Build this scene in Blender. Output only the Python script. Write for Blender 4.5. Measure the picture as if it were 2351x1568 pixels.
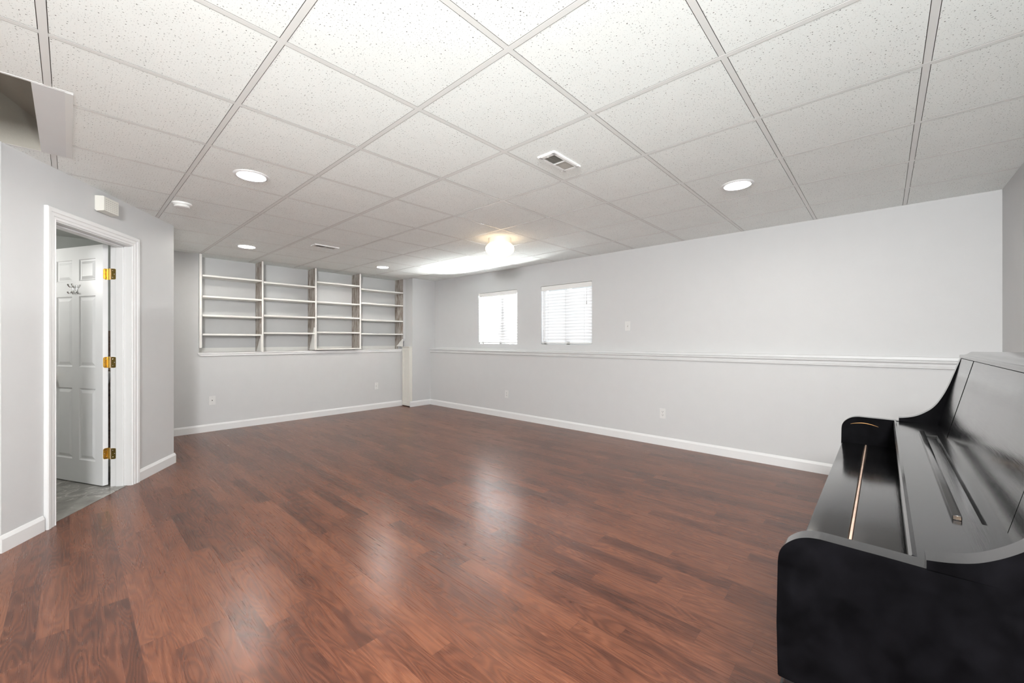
import bpy, bmesh, math, random
from mathutils import Vector, Matrix
random.seed(7)
for o in list(bpy.data.objects):
    bpy.data.objects.remove(o)
SC = bpy.context.scene
COL = SC.collection

# ------------------------------------------------------------------ camera
HC = 1.22
YAW = math.radians(42.505)
cam_d = bpy.data.cameras.new('camera')
cam = bpy.data.objects.new('camera', cam_d)
COL.objects.link(cam)
cam.location = (0, 0, HC)
cam.rotation_euler = (math.radians(90), 0, YAW - math.radians(90))
cam_d.sensor_fit = 'HORIZONTAL'
cam_d.sensor_width = 36
cam_d.lens = 36 * 931.1 / 2351
cam_d.shift_y = -(784 - 780.85) / 2351
cam_d.clip_start = 0.02
SC.camera = cam

# ------------------------------------------------------------------ light and exposure
EXPOSURE = 0.34
SKY = 0.5
LAMP = 165.0            # recessed lamp lens
DOME = 2.8             # glass ceiling globe
WIN_A, WIN_B = 2100.0, 13.0
UP_FILL = 22.0         # added fill near the floor, turned up, below the view
HALL_FILL = 4.0            # added unseen fill from the stair hall side, left of the view
SOFT_FILL = 175.0          # added soft fill beside the camera, out of view
BOUNCE_FILL = 9.0          # added fill behind the camera, turned up to brighten the ceiling
SC.view_settings.view_transform = 'Standard'
SC.view_settings.look = 'None'
SC.view_settings.exposure = EXPOSURE
SC.view_settings.gamma = 1
SC.view_settings.use_curve_mapping = False
world = bpy.data.worlds.new('overcast_sky')
SC.world = world
world.use_nodes = True
bg = world.node_tree.nodes['Background']
bg.inputs[0].default_value = (0.86, 0.93, 1.0, 1)
bg.inputs[1].default_value = SKY


def area(name, loc, direction, sx, sy, power, color, spread=180):
    d = bpy.data.lights.new(name, 'AREA')
    d.shape = 'RECTANGLE'
    d.size, d.size_y = sx, sy
    d.energy = power
    d.color = color
    d.spread = math.radians(spread)
    o = bpy.data.objects.new(name, d)
    COL.objects.link(o)
    o.location = loc
    o.rotation_euler = Vector(direction).to_track_quat('-Z', 'Y').to_euler()
    return o


area('soft_fill', (-0.95, -0.45, 2.1), (1, 0.75, -0.02), 0.6, 0.4, SOFT_FILL, (1.0, 1.0, 1.0))
area('bounce_fill', (-0.9, -0.4, 0.9), (0.3, 0.3, 1.0), 1.0, 1.0, BOUNCE_FILL, (0.91, 1.0, 0.985))
area('up_fill', (0.68, 0.88, 0.04), (0.2, 0.2, 1), 0.3, 0.3, UP_FILL, (0.91, 1.0, 0.985))
area('hall_fill', (-0.75, 1.5, 1.0), (0.6, 1, -0.12), 0.6, 0.6, HALL_FILL, (1.0, 0.99, 0.98))
area('window_daylight', (5.02, 4.95, 1.72), (-1, 0, 0), 0.36, 0.5, WIN_A, (1.0, 0.99, 0.97))
area('window_daylight', (5.05, 3.335, 1.59), (-1, 0, 0), 0.85, 0.84, WIN_B, (0.96, 0.98, 1.0))

CEIL = HC + 1.1365     # 2.3565


# ------------------------------------------------------------------ materials
def mat(name):
    m = bpy.data.materials.new(name)
    m.use_nodes = True
    nt = m.node_tree
    b = nt.nodes['Principled BSDF']
    return m, nt, b


def N(nt, t, **kw):
    n = nt.nodes.new(t)
    for k, v in kw.items():
        setattr(n, k, v)
    return n


def math_n(nt, op, a, b=None, c=None):
    n = N(nt, 'ShaderNodeMath', operation=op)
    for i, v in enumerate((a, b, c)):
        if v is None:
            continue
        if isinstance(v, (int, float)):
            n.inputs[i].default_value = v
        else:
            nt.links.new(v, n.inputs[i])
    return n.outputs[0]


def mixc(nt, f, a, b):
    n = N(nt, 'ShaderNodeMix', data_type='RGBA')
    for sock, v in ((n.inputs[0], f), (n.inputs[6], a), (n.inputs[7], b)):
        if isinstance(v, (int, float)):
            sock.default_value = v
        elif isinstance(v, tuple):
            sock.default_value = (*v, 1)
        else:
            nt.links.new(v, sock)
    return n.outputs[2]


def coords(nt, scale=(1, 1, 1), rot=(0, 0, 0)):
    tc = N(nt, 'ShaderNodeTexCoord')
    mp = N(nt, 'ShaderNodeMapping')
    mp.inputs['Scale'].default_value = scale
    mp.inputs['Rotation'].default_value = rot
    nt.links.new(tc.outputs['Object'], mp.inputs[0])
    return mp.outputs[0]


def noise(nt, vec, scale, detail=3, rough=0.55, dist=0.0):
    n = N(nt, 'ShaderNodeTexNoise')
    n.inputs['Scale'].default_value = scale
    n.inputs['Detail'].default_value = detail
    n.inputs['Roughness'].default_value = rough
    n.inputs['Distortion'].default_value = dist
    nt.links.new(vec, n.inputs['Vector'])
    return n.outputs[0]


def ramp(nt, f, stops):
    n = N(nt, 'ShaderNodeValToRGB')
    e = n.color_ramp.elements
    while len(e) < len(stops):
        e.new(0.5)
    for i, (p, c) in enumerate(stops):
        e[i].position = p
        e[i].color = (*c, 1) if isinstance(c, tuple) else (c, c, c, 1)
    nt.links.new(f, n.inputs[0])
    return n.outputs[0]


def bump(nt, b, h, strength, dist=0.01):
    n = N(nt, 'ShaderNodeBump')
    n.inputs['Strength'].default_value = strength
    n.inputs['Distance'].default_value = dist
    nt.links.new(h, n.inputs['Height'])
    nt.links.new(n.outputs[0], b.inputs['Normal'])


def plain(name, col, rough=0.5, metal=0.0, vary=0.03, scale=8, bumpy=0.0, bscale=120, spec=0.5):
    m, nt, b = mat(name)
    v = coords(nt)
    n = noise(nt, v, scale)
    lo = tuple(c * (1 - vary) for c in col)
    hi = tuple(min(1, c * (1 + vary)) for c in col)
    nt.links.new(ramp(nt, n, [(0.3, lo), (0.7, hi)]), b.inputs['Base Color'])
    b.inputs['Roughness'].default_value = rough
    b.inputs['Metallic'].default_value = metal
    b.inputs['Specular IOR Level'].default_value = spec
    if bumpy:
        bump(nt, b, noise(nt, v, bscale, 2), bumpy, 0.002)
    return m


M_WALL = plain('wall_paint', (0.57, 0.575, 0.58), 0.55, bumpy=0.12, bscale=160, vary=0.008, spec=0.35)
M_TRIM = plain('trim_paint', (0.72, 0.725, 0.73), 0.34, vary=0.008)
M_DOOR = plain('door_paint', (0.86, 0.865, 0.875), 0.38, vary=0.008)
M_CREAM = plain('cream_paint', (0.70, 0.69, 0.64), 0.45, vary=0.02)
M_TEE = plain('grid_enamel', (0.78, 0.785, 0.77), 0.4, vary=0.01)
M_PLASTIC = plain('white_plastic', (0.80, 0.80, 0.79), 0.35, vary=0.01)
M_PLATE = plain('plate_plastic', (0.66, 0.66, 0.655), 0.35, vary=0.01)
M_IVORY = plain('ivory_plastic', (0.72, 0.71, 0.66), 0.4, vary=0.01)
M_DARK = plain('dark_slot', (0.03, 0.03, 0.03), 0.7)
M_GREY = plain('grey_metal', (0.42, 0.40, 0.37), 0.5, vary=0.05)
M_BRASS = plain('brass', (0.62, 0.43, 0.13), 0.28, metal=1.0, vary=0.1, scale=30)
M_CHROME = plain('chrome', (0.75, 0.75, 0.75), 0.12, metal=1.0)
M_BATH = plain('grey_green_wall', (0.52, 0.54, 0.52), 0.6, bumpy=0.2, bscale=150)
M_BCEIL = plain('grey_ceiling', (0.46, 0.47, 0.45), 0.7)
M_STAIR = plain('stairwell_paint', (0.31, 0.295, 0.255), 0.6, bumpy=0.2, bscale=120)
M_PORC = plain('porcelain', (0.85, 0.85, 0.85), 0.12, vary=0.005)
M_SHELF = plain('shelf_paint', (0.80, 0.795, 0.765), 0.45, vary=0.02)
M_TAN = plain('tan_wood', (0.42, 0.30, 0.235), 0.5, vary=0.15, scale=40)


def floor_material():
    m, nt, b = mat('cherry_laminate')
    tc = N(nt, 'ShaderNodeTexCoord')
    sp = N(nt, 'ShaderNodeSeparateXYZ')
    nt.links.new(tc.outputs['Object'], sp.inputs[0])
    x, y = sp.outputs[0], sp.outputs[1]
    W, L = 0.0945, 0.72
    u = math_n(nt, 'DIVIDE', x, W)
    row = math_n(nt, 'FLOOR', u)
    wn = N(nt, 'ShaderNodeTexWhiteNoise', noise_dimensions='1D')
    nt.links.new(row, wn.inputs['W'])
    v = math_n(nt, 'ADD', math_n(nt, 'DIVIDE', y, L), math_n(nt, 'MULTIPLY', wn.outputs[0], 9.0))
    colm = math_n(nt, 'FLOOR', v)
    cb = N(nt, 'ShaderNodeCombineXYZ')
    nt.links.new(row, cb.inputs[0]); nt.links.new(colm, cb.inputs[1])
    idn = N(nt, 'ShaderNodeTexWhiteNoise', noise_dimensions='3D')
    nt.links.new(cb.outputs[0], idn.inputs['Vector'])
    rid = idn.outputs['Value']
    off = N(nt, 'ShaderNodeVectorMath', operation='SCALE')
    nt.links.new(idn.outputs['Color'], off.inputs[0]); off.inputs['Scale'].default_value = 30
    def grain_vec(sx, sy):
        c = N(nt, 'ShaderNodeCombineXYZ')
        nt.links.new(math_n(nt, 'MULTIPLY', x, sx), c.inputs[0])
        nt.links.new(math_n(nt, 'MULTIPLY', y, sy), c.inputs[1])
        a = N(nt, 'ShaderNodeVectorMath', operation='ADD')
        nt.links.new(c.outputs[0], a.inputs[0]); nt.links.new(off.outputs[0], a.inputs[1])
        return a.outputs[0]
    big = noise(nt, grain_vec(10, 1.5), 1.0, 1.5, 0.45, 0.3)
    rings = math_n(nt, 'MULTIPLY_ADD', math_n(nt, 'SINE', math_n(nt, 'MULTIPLY', big, 120)), 0.5, 0.5)
    fine = noise(nt, grain_vec(300, 3), 1.0, 3, 0.5)
    broad = noise(nt, grain_vec(14, 3.0), 1.0, 3, 0.6, 0.6)
    t = math_n(nt, 'ADD', math_n(nt, 'MULTIPLY', rid, 0.30),
               math_n(nt, 'ADD', math_n(nt, 'MULTIPLY', rings, 0.20),
                      math_n(nt, 'ADD', math_n(nt, 'MULTIPLY', fine, 0.07), math_n(nt, 'MULTIPLY', broad, 0.55))))
    colr = ramp(nt, t, [(0.22, (0.038, 0.0118, 0.0066)), (0.45, (0.084, 0.0268, 0.0138)),
                        (0.65, (0.136, 0.0465, 0.0235)), (0.9, (0.200, 0.0760, 0.0390))])
    fx = math_n(nt, 'FRACT', u); fy = math_n(nt, 'FRACT', v)
    ex = math_n(nt, 'MINIMUM', fx, math_n(nt, 'SUBTRACT', 1.0, fx))
    ey = math_n(nt, 'MINIMUM', fy, math_n(nt, 'SUBTRACT', 1.0, fy))
    seam = math_n(nt, 'MAXIMUM', math_n(nt, 'LESS_THAN', ex, 0.008), math_n(nt, 'LESS_THAN', ey, 0.0016))
    colr = mixc(nt, math_n(nt, 'MULTIPLY', seam, 0.55), colr, (0.04, 0.012, 0.008))
    nt.links.new(colr, b.inputs['Base Color'])
    rr = math_n(nt, 'MULTIPLY_ADD', fine, 0.10, 0.235)
    nt.links.new(rr, b.inputs['Roughness'])
    b.inputs['Specular IOR Level'].default_value = 0.55
    h = math_n(nt, 'SUBTRACT', math_n(nt, 'ADD', math_n(nt, 'MULTIPLY', fine, 0.3), math_n(nt, 'MULTIPLY', rings, 0.4)), seam)
    bump(nt, b, h, 0.06, 0.002)
    return m


def ceiling_material():
    m, nt, b = mat('fissured_tile')
    v = coords(nt, (1, 1, 1))
    warp = N(nt, 'ShaderNodeVectorMath', operation='ADD')
    wn = N(nt, 'ShaderNodeTexNoise'); wn.inputs['Scale'].default_value = 90
    nt.links.new(v, wn.inputs['Vector'])
    sc = N(nt, 'ShaderNodeVectorMath', operation='SCALE'); sc.inputs['Scale'].default_value = 0.006
    nt.links.new(wn.outputs['Color'], sc.inputs[0])
    nt.links.new(v, warp.inputs[0]); nt.links.new(sc.outputs[0], warp.inputs[1])
    mask = None
    for s, lo, hi in ((70, 0.0, 0.16), (125, 0.0, 0.15)):
        vo = N(nt, 'ShaderNodeTexVoronoi', voronoi_dimensions='2D')
        vo.inputs['Scale'].default_value = s
        nt.links.new(warp.outputs[0], vo.inputs['Vector'])
        sep = N(nt, 'ShaderNodeSeparateColor')
        nt.links.new(vo.outputs['Color'], sep.inputs[0])
        rad = math_n(nt, 'MULTIPLY_ADD', math_n(nt, 'POWER', sep.outputs[0], 1.5), hi - lo, lo)
        k = math_n(nt, 'LESS_THAN', vo.outputs['Distance'], rad)
        k = math_n(nt, 'MULTIPLY', k, math_n(nt, 'MULTIPLY_ADD', sep.outputs[1], 0.7, 0.3))
        mask = k if mask is None else math_n(nt, 'MAXIMUM', mask, math_n(nt, 'MULTIPLY', k, 0.7))
    base = ramp(nt, noise(nt, v, 5, 4), [(0.3, (0.89, 0.92, 0.905)), (0.7, (0.92, 0.95, 0.935))])
    colr = mixc(nt, mask, base, (0.07, 0.068, 0.064))
    nt.links.new(colr, b.inputs['Base Color'])
    b.inputs['Roughness'].default_value = 0.9
    b.inputs['Specular IOR Level'].default_value = 0.1
    h = math_n(nt, 'SUBTRACT', math_n(nt, 'MULTIPLY', noise(nt, v, 260, 2), 0.35), mask)
    bump(nt, b, h, 0.15, 0.002)
    return m


def black_material():
    m, nt, b = mat('black_lacquer')
    v = coords(nt)
    vs = coords(nt, (2, 40, 40))
    sm = noise(nt, v, 6, 4, 0.6)
    st = noise(nt, vs, 6, 4, 0.65)
    vo = N(nt, 'ShaderNodeTexVoronoi'); vo.inputs['Scale'].default_value = 7
    nt.links.new(coords(nt, (1, 1, 2.2)), vo.inputs['Vector'])
    chip = math_n(nt, 'LESS_THAN', vo.outputs['Distance'], 0.016)
    base = ramp(nt, st, [(0.3, (0.003, 0.003, 0.0034)), (0.75, (0.006, 0.0058, 0.0066))])
    colr = mixc(nt, chip, base, (0.62, 0.55, 0.42))
    nt.links.new(colr, b.inputs['Base Color'])
    r = math_n(nt, 'ADD', math_n(nt, 'MULTIPLY', sm, 0.09), math_n(nt, 'MULTIPLY_ADD', st, 0.09, 0.05))
    nt.links.new(r, b.inputs['Roughness'])
    b.inputs['IOR'].default_value = 1.6
    b.inputs['Coat Weight'].default_value = 0.6
    nt.links.new(r, b.inputs['Coat Roughness'])
    bump(nt, b, math_n(nt, 'ADD', st, math_n(nt, 'MULTIPLY', noise(nt, v, 45, 3), 0.5)), 0.09, 0.002)
    return m


def distressed_material():
    m, nt, b = mat('distressed_paint')
    v = coords(nt, (60, 60, 5))
    n1 = noise(nt, v, 1.0, 5, 0.65, 0.8)
    n2 = noise(nt, coords(nt, (140, 140, 9)), 1.0, 3, 0.6)
    t = math_n(nt, 'ADD', math_n(nt, 'MULTIPLY', n1, 0.75), math_n(nt, 'MULTIPLY', n2, 0.3))
    nt.links.new(ramp(nt, t, [(0.40, (0.10, 0.065, 0.042)), (0.49, (0.30, 0.25, 0.21)), (0.59, (0.52, 0.50, 0.47)), (0.74, (0.62, 0.61, 0.59))]),
                 b.inputs['Base Color'])
    b.inputs['Roughness'].default_value = 0.6
    bump(nt, b, t, 0.3, 0.003)
    return m


def marble_material():
    m, nt, b = mat('grey_marble_tile')
    v = coords(nt, (1, 1, 1), (0, 0, math.radians(35)))
    n = noise(nt, v, 3.5, 6, 0.6, 1.6)
    veins = ramp(nt, math_n(nt, 'ABSOLUTE', math_n(nt, 'SUBTRACT', n, 0.5)), [(0.0, 1.0), (0.022, 0.0)])
    cloud = ramp(nt, noise(nt, v, 7, 4), [(0.3, (0.13, 0.125, 0.11)), (0.7, (0.29, 0.285, 0.265))])
    nt.links.new(mixc(nt, math_n(nt, 'MULTIPLY', veins, 0.75), cloud, (0.6, 0.59, 0.56)), b.inputs['Base Color'])
    b.inputs['Roughness'].default_value = 0.3
    return m


def brown_tile_material():
    m, nt, b = mat('brown_wall_tile')
    br = N(nt, 'ShaderNodeTexBrick')
    br.inputs['Scale'].default_value = 1
    br.inputs['Brick Width'].default_value = 0.2
    br.inputs['Row Height'].default_value = 0.2
    br.inputs['Mortar Size'].default_value = 0.006
    br.offset = 0
    br.inputs['Mortar'].default_value = (0.11, 0.085, 0.07, 1)
    nt.links.new(coords(nt, (1, 1, 1), (math.radians(90), 0, 0)), br.inputs['Vector'])
    n = noise(nt, coords(nt), 16, 5, 0.65, 1.0)
    c = ramp(nt, n, [(0.3, (0.10, 0.062, 0.045)), (0.55, (0.23, 0.16, 0.125)), (0.72, (0.42, 0.34, 0.29))])
    nt.links.new(mixc(nt, br.outputs['Fac'], c, (0.10, 0.08, 0.07)), b.inputs['Base Color'])
    b.inputs['Roughness'].default_value = 0.3
    return m


def slat_material():
    m, nt, b = mat('translucent_slat')
    out = nt.nodes['Material Output']
    v = coords(nt)
    c = ramp(nt, noise(nt, v, 3), [(0.3, (0.86, 0.87, 0.88)), (0.7, (0.9, 0.9, 0.91))])
    nt.links.new(c, b.inputs['Base Color'])
    b.inputs['Roughness'].default_value = 0.4
    tr = N(nt, 'ShaderNodeBsdfTranslucent'); nt.links.new(c, tr.inputs[0])
    mx = N(nt, 'ShaderNodeMixShader'); mx.inputs[0].default_value = 0.28
    nt.links.new(b.outputs[0], mx.inputs[1]); nt.links.new(tr.outputs[0], mx.inputs[2])
    nt.links.new(mx.outputs[0], out.inputs['Surface'])
    return m


def glass_material():
    m, nt, b = mat('window_glass')
    out = nt.nodes['Material Output']
    t = N(nt, 'ShaderNodeBsdfTransparent'); t.inputs[0].default_value = (0.95, 0.97, 0.97, 1)
    g = N(nt, 'ShaderNodeBsdfGlossy'); g.inputs['Roughness'].default_value = 0.03
    mx = N(nt, 'ShaderNodeMixShader'); mx.inputs[0].default_value = 0.06
    nt.links.new(t.outputs[0], mx.inputs[1]); nt.links.new(g.outputs[0], mx.inputs[2])
    nt.links.new(mx.outputs[0], out.inputs['Surface'])
    return m


def emit(name, col, strength):
    m, nt, b = mat(name)
    b.inputs['Base Color'].default_value = (0.9, 0.9, 0.9, 1)
    b.inputs['Emission Color'].default_value = (*col, 1)
    b.inputs['Emission Strength'].default_value = strength
    n = noise(nt, coords(nt), 4)
    nt.links.new(ramp(nt, n, [(0.2, tuple(c * 0.97 for c in col)), (0.8, col)]), b.inputs['Emission Color'])
    return m


M_FLOOR = floor_material()
M_TILE = ceiling_material()
M_BLACK = black_material()
M_SATIN = plain('black_satin', (0.0022, 0.0021, 0.0026), 0.45, vary=0.5, scale=25, spec=0.02)
M_WORN = distressed_material()
M_MARBLE = marble_material()
M_BROWN = brown_tile_material()
M_SLAT = slat_material()
M_GLASS = glass_material()
M_LENS = emit('lit_lamp_lens', (1.0, 0.965, 0.90), LAMP)
M_GLOBE = emit('lit_opal_glass', (1.0, 0.72, 0.41), DOME)


# ------------------------------------------------------------------ geometry helpers
def quad(bm, pts):
    return bm.faces.new([bm.verts.new(p) for p in pts])


def box(bm, x0, x1, y0, y1, z0, z1, bev=0.0, M=None):
    r = bmesh.ops.create_cube(bm, size=1)
    vs = r['verts']
    for v in vs:
        v.co = Vector(((x0 + x1) / 2 + v.co.x * (x1 - x0), (y0 + y1) / 2 + v.co.y * (y1 - y0), (z0 + z1) / 2 + v.co.z * (z1 - z0)))
    if bev:
        es = list({e for v in vs for e in v.link_edges})
        rr = bmesh.ops.bevel(bm, geom=es, offset=bev, segments=2, affect='EDGES', profile=0.5)
        vs = list({v for f in rr['faces'] for v in f.verts} | {v for v in vs if v.is_valid})
    if M is not None:
        seen = set()
        stack = [v for v in vs if v.is_valid]
        while stack:
            v = stack.pop()
            if v in seen:
                continue
            seen.add(v)
            stack += [e.other_vert(v) for e in v.link_edges]
        for v in seen:
            v.co = M @ v.co
    return bm


def prism(bm, prof, axis, a0, a1):
    """extrude a closed 2D profile along an axis: 'x' -> (y,z), 'y' -> (x,z), 'z' -> (x,y)"""
    def p3(p, a):
        return {'x': (a, p[0], p[1]), 'y': (p[0], a, p[1]), 'z': (p[0], p[1], a)}[axis]
    A = [bm.verts.new(p3(p, a0)) for p in prof]
    B = [bm.verts.new(p3(p, a1)) for p in prof]
    n = len(prof)
    bm.faces.new(A); bm.faces.new(B)
    for i in range(n):
        bm.faces.new((A[i], A[(i + 1) % n], B[(i + 1) % n], B[i]))
    bmesh.ops.recalc_face_normals(bm, faces=bm.faces)
    return bm


def lathe(bm, prof, seg=40, c=(0, 0)):
    rings = []
    for r, z in prof:
        if r < 1e-6:
            rings.append([bm.verts.new((c[0], c[1], z))])
        else:
            rings.append([bm.verts.new((c[0] + r * math.cos(2 * math.pi * i / seg), c[1] + r * math.sin(2 * math.pi * i / seg), z)) for i in range(seg)])
    for a, b in zip(rings, rings[1:]):
        for i in range(seg):
            j = (i + 1) % seg
            if len(a) == 1 and len(b) == 1:
                continue
            if len(a) == 1:
                bm.faces.new((a[0], b[j], b[i]))
            elif len(b) == 1:
                bm.faces.new((a[i], a[j], b[0]))
            else:
                bm.faces.new((a[i], a[j], b[j], b[i]))
    bmesh.ops.recalc_face_normals(bm, faces=bm.faces)
    return bm


def tube(bm, pts, r, seg=8):
    pts = [Vector(p) for p in pts]
    rings = []
    for i, p in enumerate(pts):
        d = (pts[min(i + 1, len(pts) - 1)] - pts[max(i - 1, 0)]).normalized()
        a = d.orthogonal().normalized() if i == 0 else (prev - d * prev.dot(d)).normalized()
        prev = a
        b = d.cross(a)
        rr = r[i] if isinstance(r, (list, tuple)) else r
        rings.append([bm.verts.new(p + rr * (math.cos(2 * math.pi * k / seg) * a + math.sin(2 * math.pi * k / seg) * b)) for k in range(seg)])
    for A, B in zip(rings, rings[1:]):
        for k in range(seg):
            bm.faces.new((A[k], A[(k + 1) % seg], B[(k + 1) % seg], B[k]))
    bm.faces.new(rings[0]); bm.faces.new(rings[-1])
    bmesh.ops.recalc_face_normals(bm, faces=bm.faces)
    return bm


def nb():
    return bmesh.new()


def obj(name, bm, m, parent=None, smooth=False, world=False):
    """link the bmesh as ONE mesh object; world=True: its coordinates are the room's, turned into the parent's own"""
    if world and parent is not None:
        r = parent
        inv = Matrix.Identity(4)
        chain = []
        while r is not None:
            chain.append(r); r = r.parent
        for r in chain:
            pass
        w = Matrix.Identity(4)
        for r in reversed(chain):
            w = w @ r.matrix_basis
        inv = w.inverted()
        for v in bm.verts:
            v.co = inv @ v.co
    me = bpy.data.meshes.new(name)
    bm.normal_update()
    bm.to_mesh(me); bm.free()
    for mm in (m if isinstance(m, (list, tuple)) else [m]):
        me.materials.append(mm)
    if smooth:
        for p in me.polygons:
            p.use_smooth = True
        me.set_sharp_from_angle(angle=math.radians(38))
    o = bpy.data.objects.new(name, me)
    COL.objects.link(o)
    if parent is not None:
        o.parent = parent
    return o


def thing(name, label, cat, loc=(0, 0, 0), rotz=0.0, group=None, rot=None):
    o = bpy.data.objects.new(name, None)
    o.empty_display_size = 0.1
    COL.objects.link(o)
    o.location = loc
    o.rotation_euler = rot or (0, 0, rotz)
    o['label'] = label; o['category'] = cat
    if group:
        o['group'] = group
    return o


def struct(name, bm, m, parent=None, smooth=False):
    o = obj(name, bm, m, parent, smooth)
    if parent is None:
        o['kind'] = 'structure'
    return o


def dup(root, loc, label, rotz=None):
    r = root.copy(); COL.objects.link(r); r.location = loc; r['label'] = label
    if rotz is not None:
        r.rotation_euler = (0, 0, rotz)
    for ch in list(root.children):
        c = ch.copy(); COL.objects.link(c); c.parent = r
        for g in ch.children:
            d = g.copy(); COL.objects.link(d); d.parent = c
    return r


# ------------------------------------------------------------------ plan of the room
XR, XRL = 4.755, 4.65        # upper and lower face of the window wall
YB = -0.66                   # wall behind the piano
YF, YREC = 6.64, 6.885       # far wall, back of the shelf recess
XL = -3.2
A = Vector((-0.265, 3.735, 0)); B = Vector((0.70, 5.20, 0))
T = (B - A).normalized(); NN = Vector((T.y, -T.x, 0))
LEN = (B - A).length
# local frame of the door wall: x = along the wall, y = into the wall, z up
MW = Matrix(((T.x, -NN.x, 0, A.x), (T.y, -NN.y, 0, A.y), (0, 0, 1, 0), (0, 0, 0, 1)))
S0, S1, ZH, WT = 0.363, 1.113, 2.005, 0.136


def wbox(bm, s0, s1, w0, w1, z0, z1, bev=0):
    return box(bm, s0, s1, w0, w1, z0, z1, bev, MW)


# floor
bm = nb()
box(bm, XL, XR + 0.15, YB - 0.1, YREC + 0.1, -0.1, 0)
struct('floor', bm, M_FLOOR)
bm = nb()
P = [MW @ Vector((s, w, 0)) for s, w in ((-0.4, 0.024), (LEN + 0.2, 0.024))]
prof = [(P[0].x, P[0].y), (P[1].x, P[1].y), (0.84, 6.6), (-1.6, 6.6), (-1.6, 3.86), (-0.4, 3.86)]
prism(bm, [(P[0].x + T.x * 0.38, P[0].y + T.y * 0.38), (P[1].x - T.x * 0.21, P[1].y - T.y * 0.21), (0.70, 6.45), (-1.5, 6.45), (-1.5, 3.9), (-0.27, 3.9)], 'z', 0.0003, 0.003)
struct('floor_bathroom', bm, M_MARBLE)

# ceiling tiles with the stairwell opening
HX0, HX1, HY0, HY1 = -1.6, 0.01, 2.765, 3.742
ZT = CEIL + 0.0008
GX, GY = 0.6131, 0.6066
OX, OY = -0.0659, 1.0821
TW, TG = 0.0118, 0.0141
gx = [XL - 0.1] + [OX + GX * i for i in range(-5, 8)] + [XR + 0.1]
gy = [YB - 0.1] + [OY + GY * j for j in range(-2, 10)] + [YREC + 0.1]


def minus(x0, x1, y0, y1, h):
    """rectangle less the opening h, as rectangles"""
    hx0, hx1, hy0, hy1 = h
    if x1 <= hx0 or x0 >= hx1 or y1 <= hy0 or y0 >= hy1:
        return [(x0, x1, y0, y1)]
    out = []
    if y0 < hy0: out.append((x0, x1, y0, hy0))
    if y1 > hy1: out.append((x0, x1, hy1, y1))
    ya, yb = max(y0, hy0), min(y1, hy1)
    if x0 < hx0: out.append((x0, hx0, ya, yb))
    if x1 > hx1: out.append((hx1, x1, ya, yb))
    return out


HOLE = (HX0, HX1, HY0, HY1)
bm = nb()
for i in range(len(gx) - 1):
    for j in range(len(gy) - 1):
        x0, x1, y0, y1 = gx[i] + TG, gx[i + 1] - TG, gy[j] + TG, gy[j + 1] - TG
        if x1 - x0 < 0.02 or y1 - y0 < 0.02:
            continue
        for r in minus(x0, x1, y0, y1, HOLE):
            box(bm, r[0], r[1], r[2], r[3], ZT, ZT + 0.015)
bm.normal_update()
for f in bm.faces:
    f.material_index = 1 if abs(f.normal.z) < 0.5 else 0
M_FIBRE = plain('tile_fibre_edge', (0.30, 0.29, 0.27), 0.9, vary=0.1, scale=60)
ceiling = struct('ceiling', bm, [M_TILE, M_FIBRE])
bm = nb()
for r in minus(XL - 0.1, XR + 0.12, YB - 0.1, YREC + 0.1, HOLE):
    box(bm, r[0], r[1], r[2], r[3], ZT + 0.0155, ZT + 0.03)
obj('ceiling_plenum', bm, M_GREY, ceiling)
# T-bar grid of the ceiling
bm = nb()
for x in gx[1:-1]:
    for a, b_ in ([(YB, HY0), (HY1, YREC)] if HX0 < x < HX1 else [(YB, YREC)]):
        box(bm, x - TW, x + TW, a, b_, CEIL, CEIL + 0.0007)
for y in gy[1:-1]:
    for a, b_ in ([(XL, HX0), (HX1, XR)] if HY0 < y < HY1 else [(XL, XR)]):
        box(bm, a, b_, y - TW, y + TW, CEIL + 0.0002, CEIL + 0.0007)
obj('ceiling_grid', bm, M_TEE, ceiling)
# edge strip and drywall strip of the opening
bm = nb()
box(bm, -0.115, -0.014, HY0, HY1, CEIL - 0.001, CEIL + 0.05)
struct('trim_opening', bm, M_TRIM)
bm = nb()
box(bm, -0.014, 0.012, HY0, HY1, CEIL - 0.002, CEIL + 0.006)
box(bm, HX0, 0.012, HY0 - 0.010, HY0 + 0.003, CEIL - 0.0003, CEIL + 0.06)
box(bm, -0.26, 0.012, HY1 - 0.003, HY1 + 0.012, CEIL - 0.0003, CEIL + 0.0045)
struct('trim_opening_edge', bm, M_TEE)

# stairwell: wall beyond the opening and its sloping ceiling
bm = nb()
box(bm, XL, A.x, HY1 - 0.004, HY1 + 0.1, 0, 3.1)
box(bm, A.x, HX1, HY1 - 0.004, HY1 - 0.0005, CEIL + 0.0005, 3.1)
struct('wall_stair', bm, M_STAIR)
bm = nb()
slope = (2.647 - 2.54) / (-0.27 + 0.131)
zc = lambda x: 2.54 + slope * (x + 0.131)
prism(bm, [(0.05, zc(0.05)), (-0.6, zc(-0.6)), (-0.6, zc(-0.6) + 0.05), (0.05, zc(0.05) + 0.05)], 'y', HY0 - 0.05, HY1)
prism(bm, [(-0.6, zc(-0.6)), (HX0, 3.0), (HX0, 3.05), (-0.6, zc(-0.6) + 0.05)], 'y', HY0 - 0.05, HY1)
struct('ceiling_stair', bm, M_STAIR)
bm = nb()
box(bm, HX0, HX1 + 0.1, HY0 - 0.06, HY0 - 0.01, CEIL + 0.04, 3.1)
box(bm, HX0 - 0.05, HX0, HY0 - 0.05, HY1, CEIL + 0.04, 3.1)
struct('wall_stair_side', bm, M_STAIR)

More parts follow.
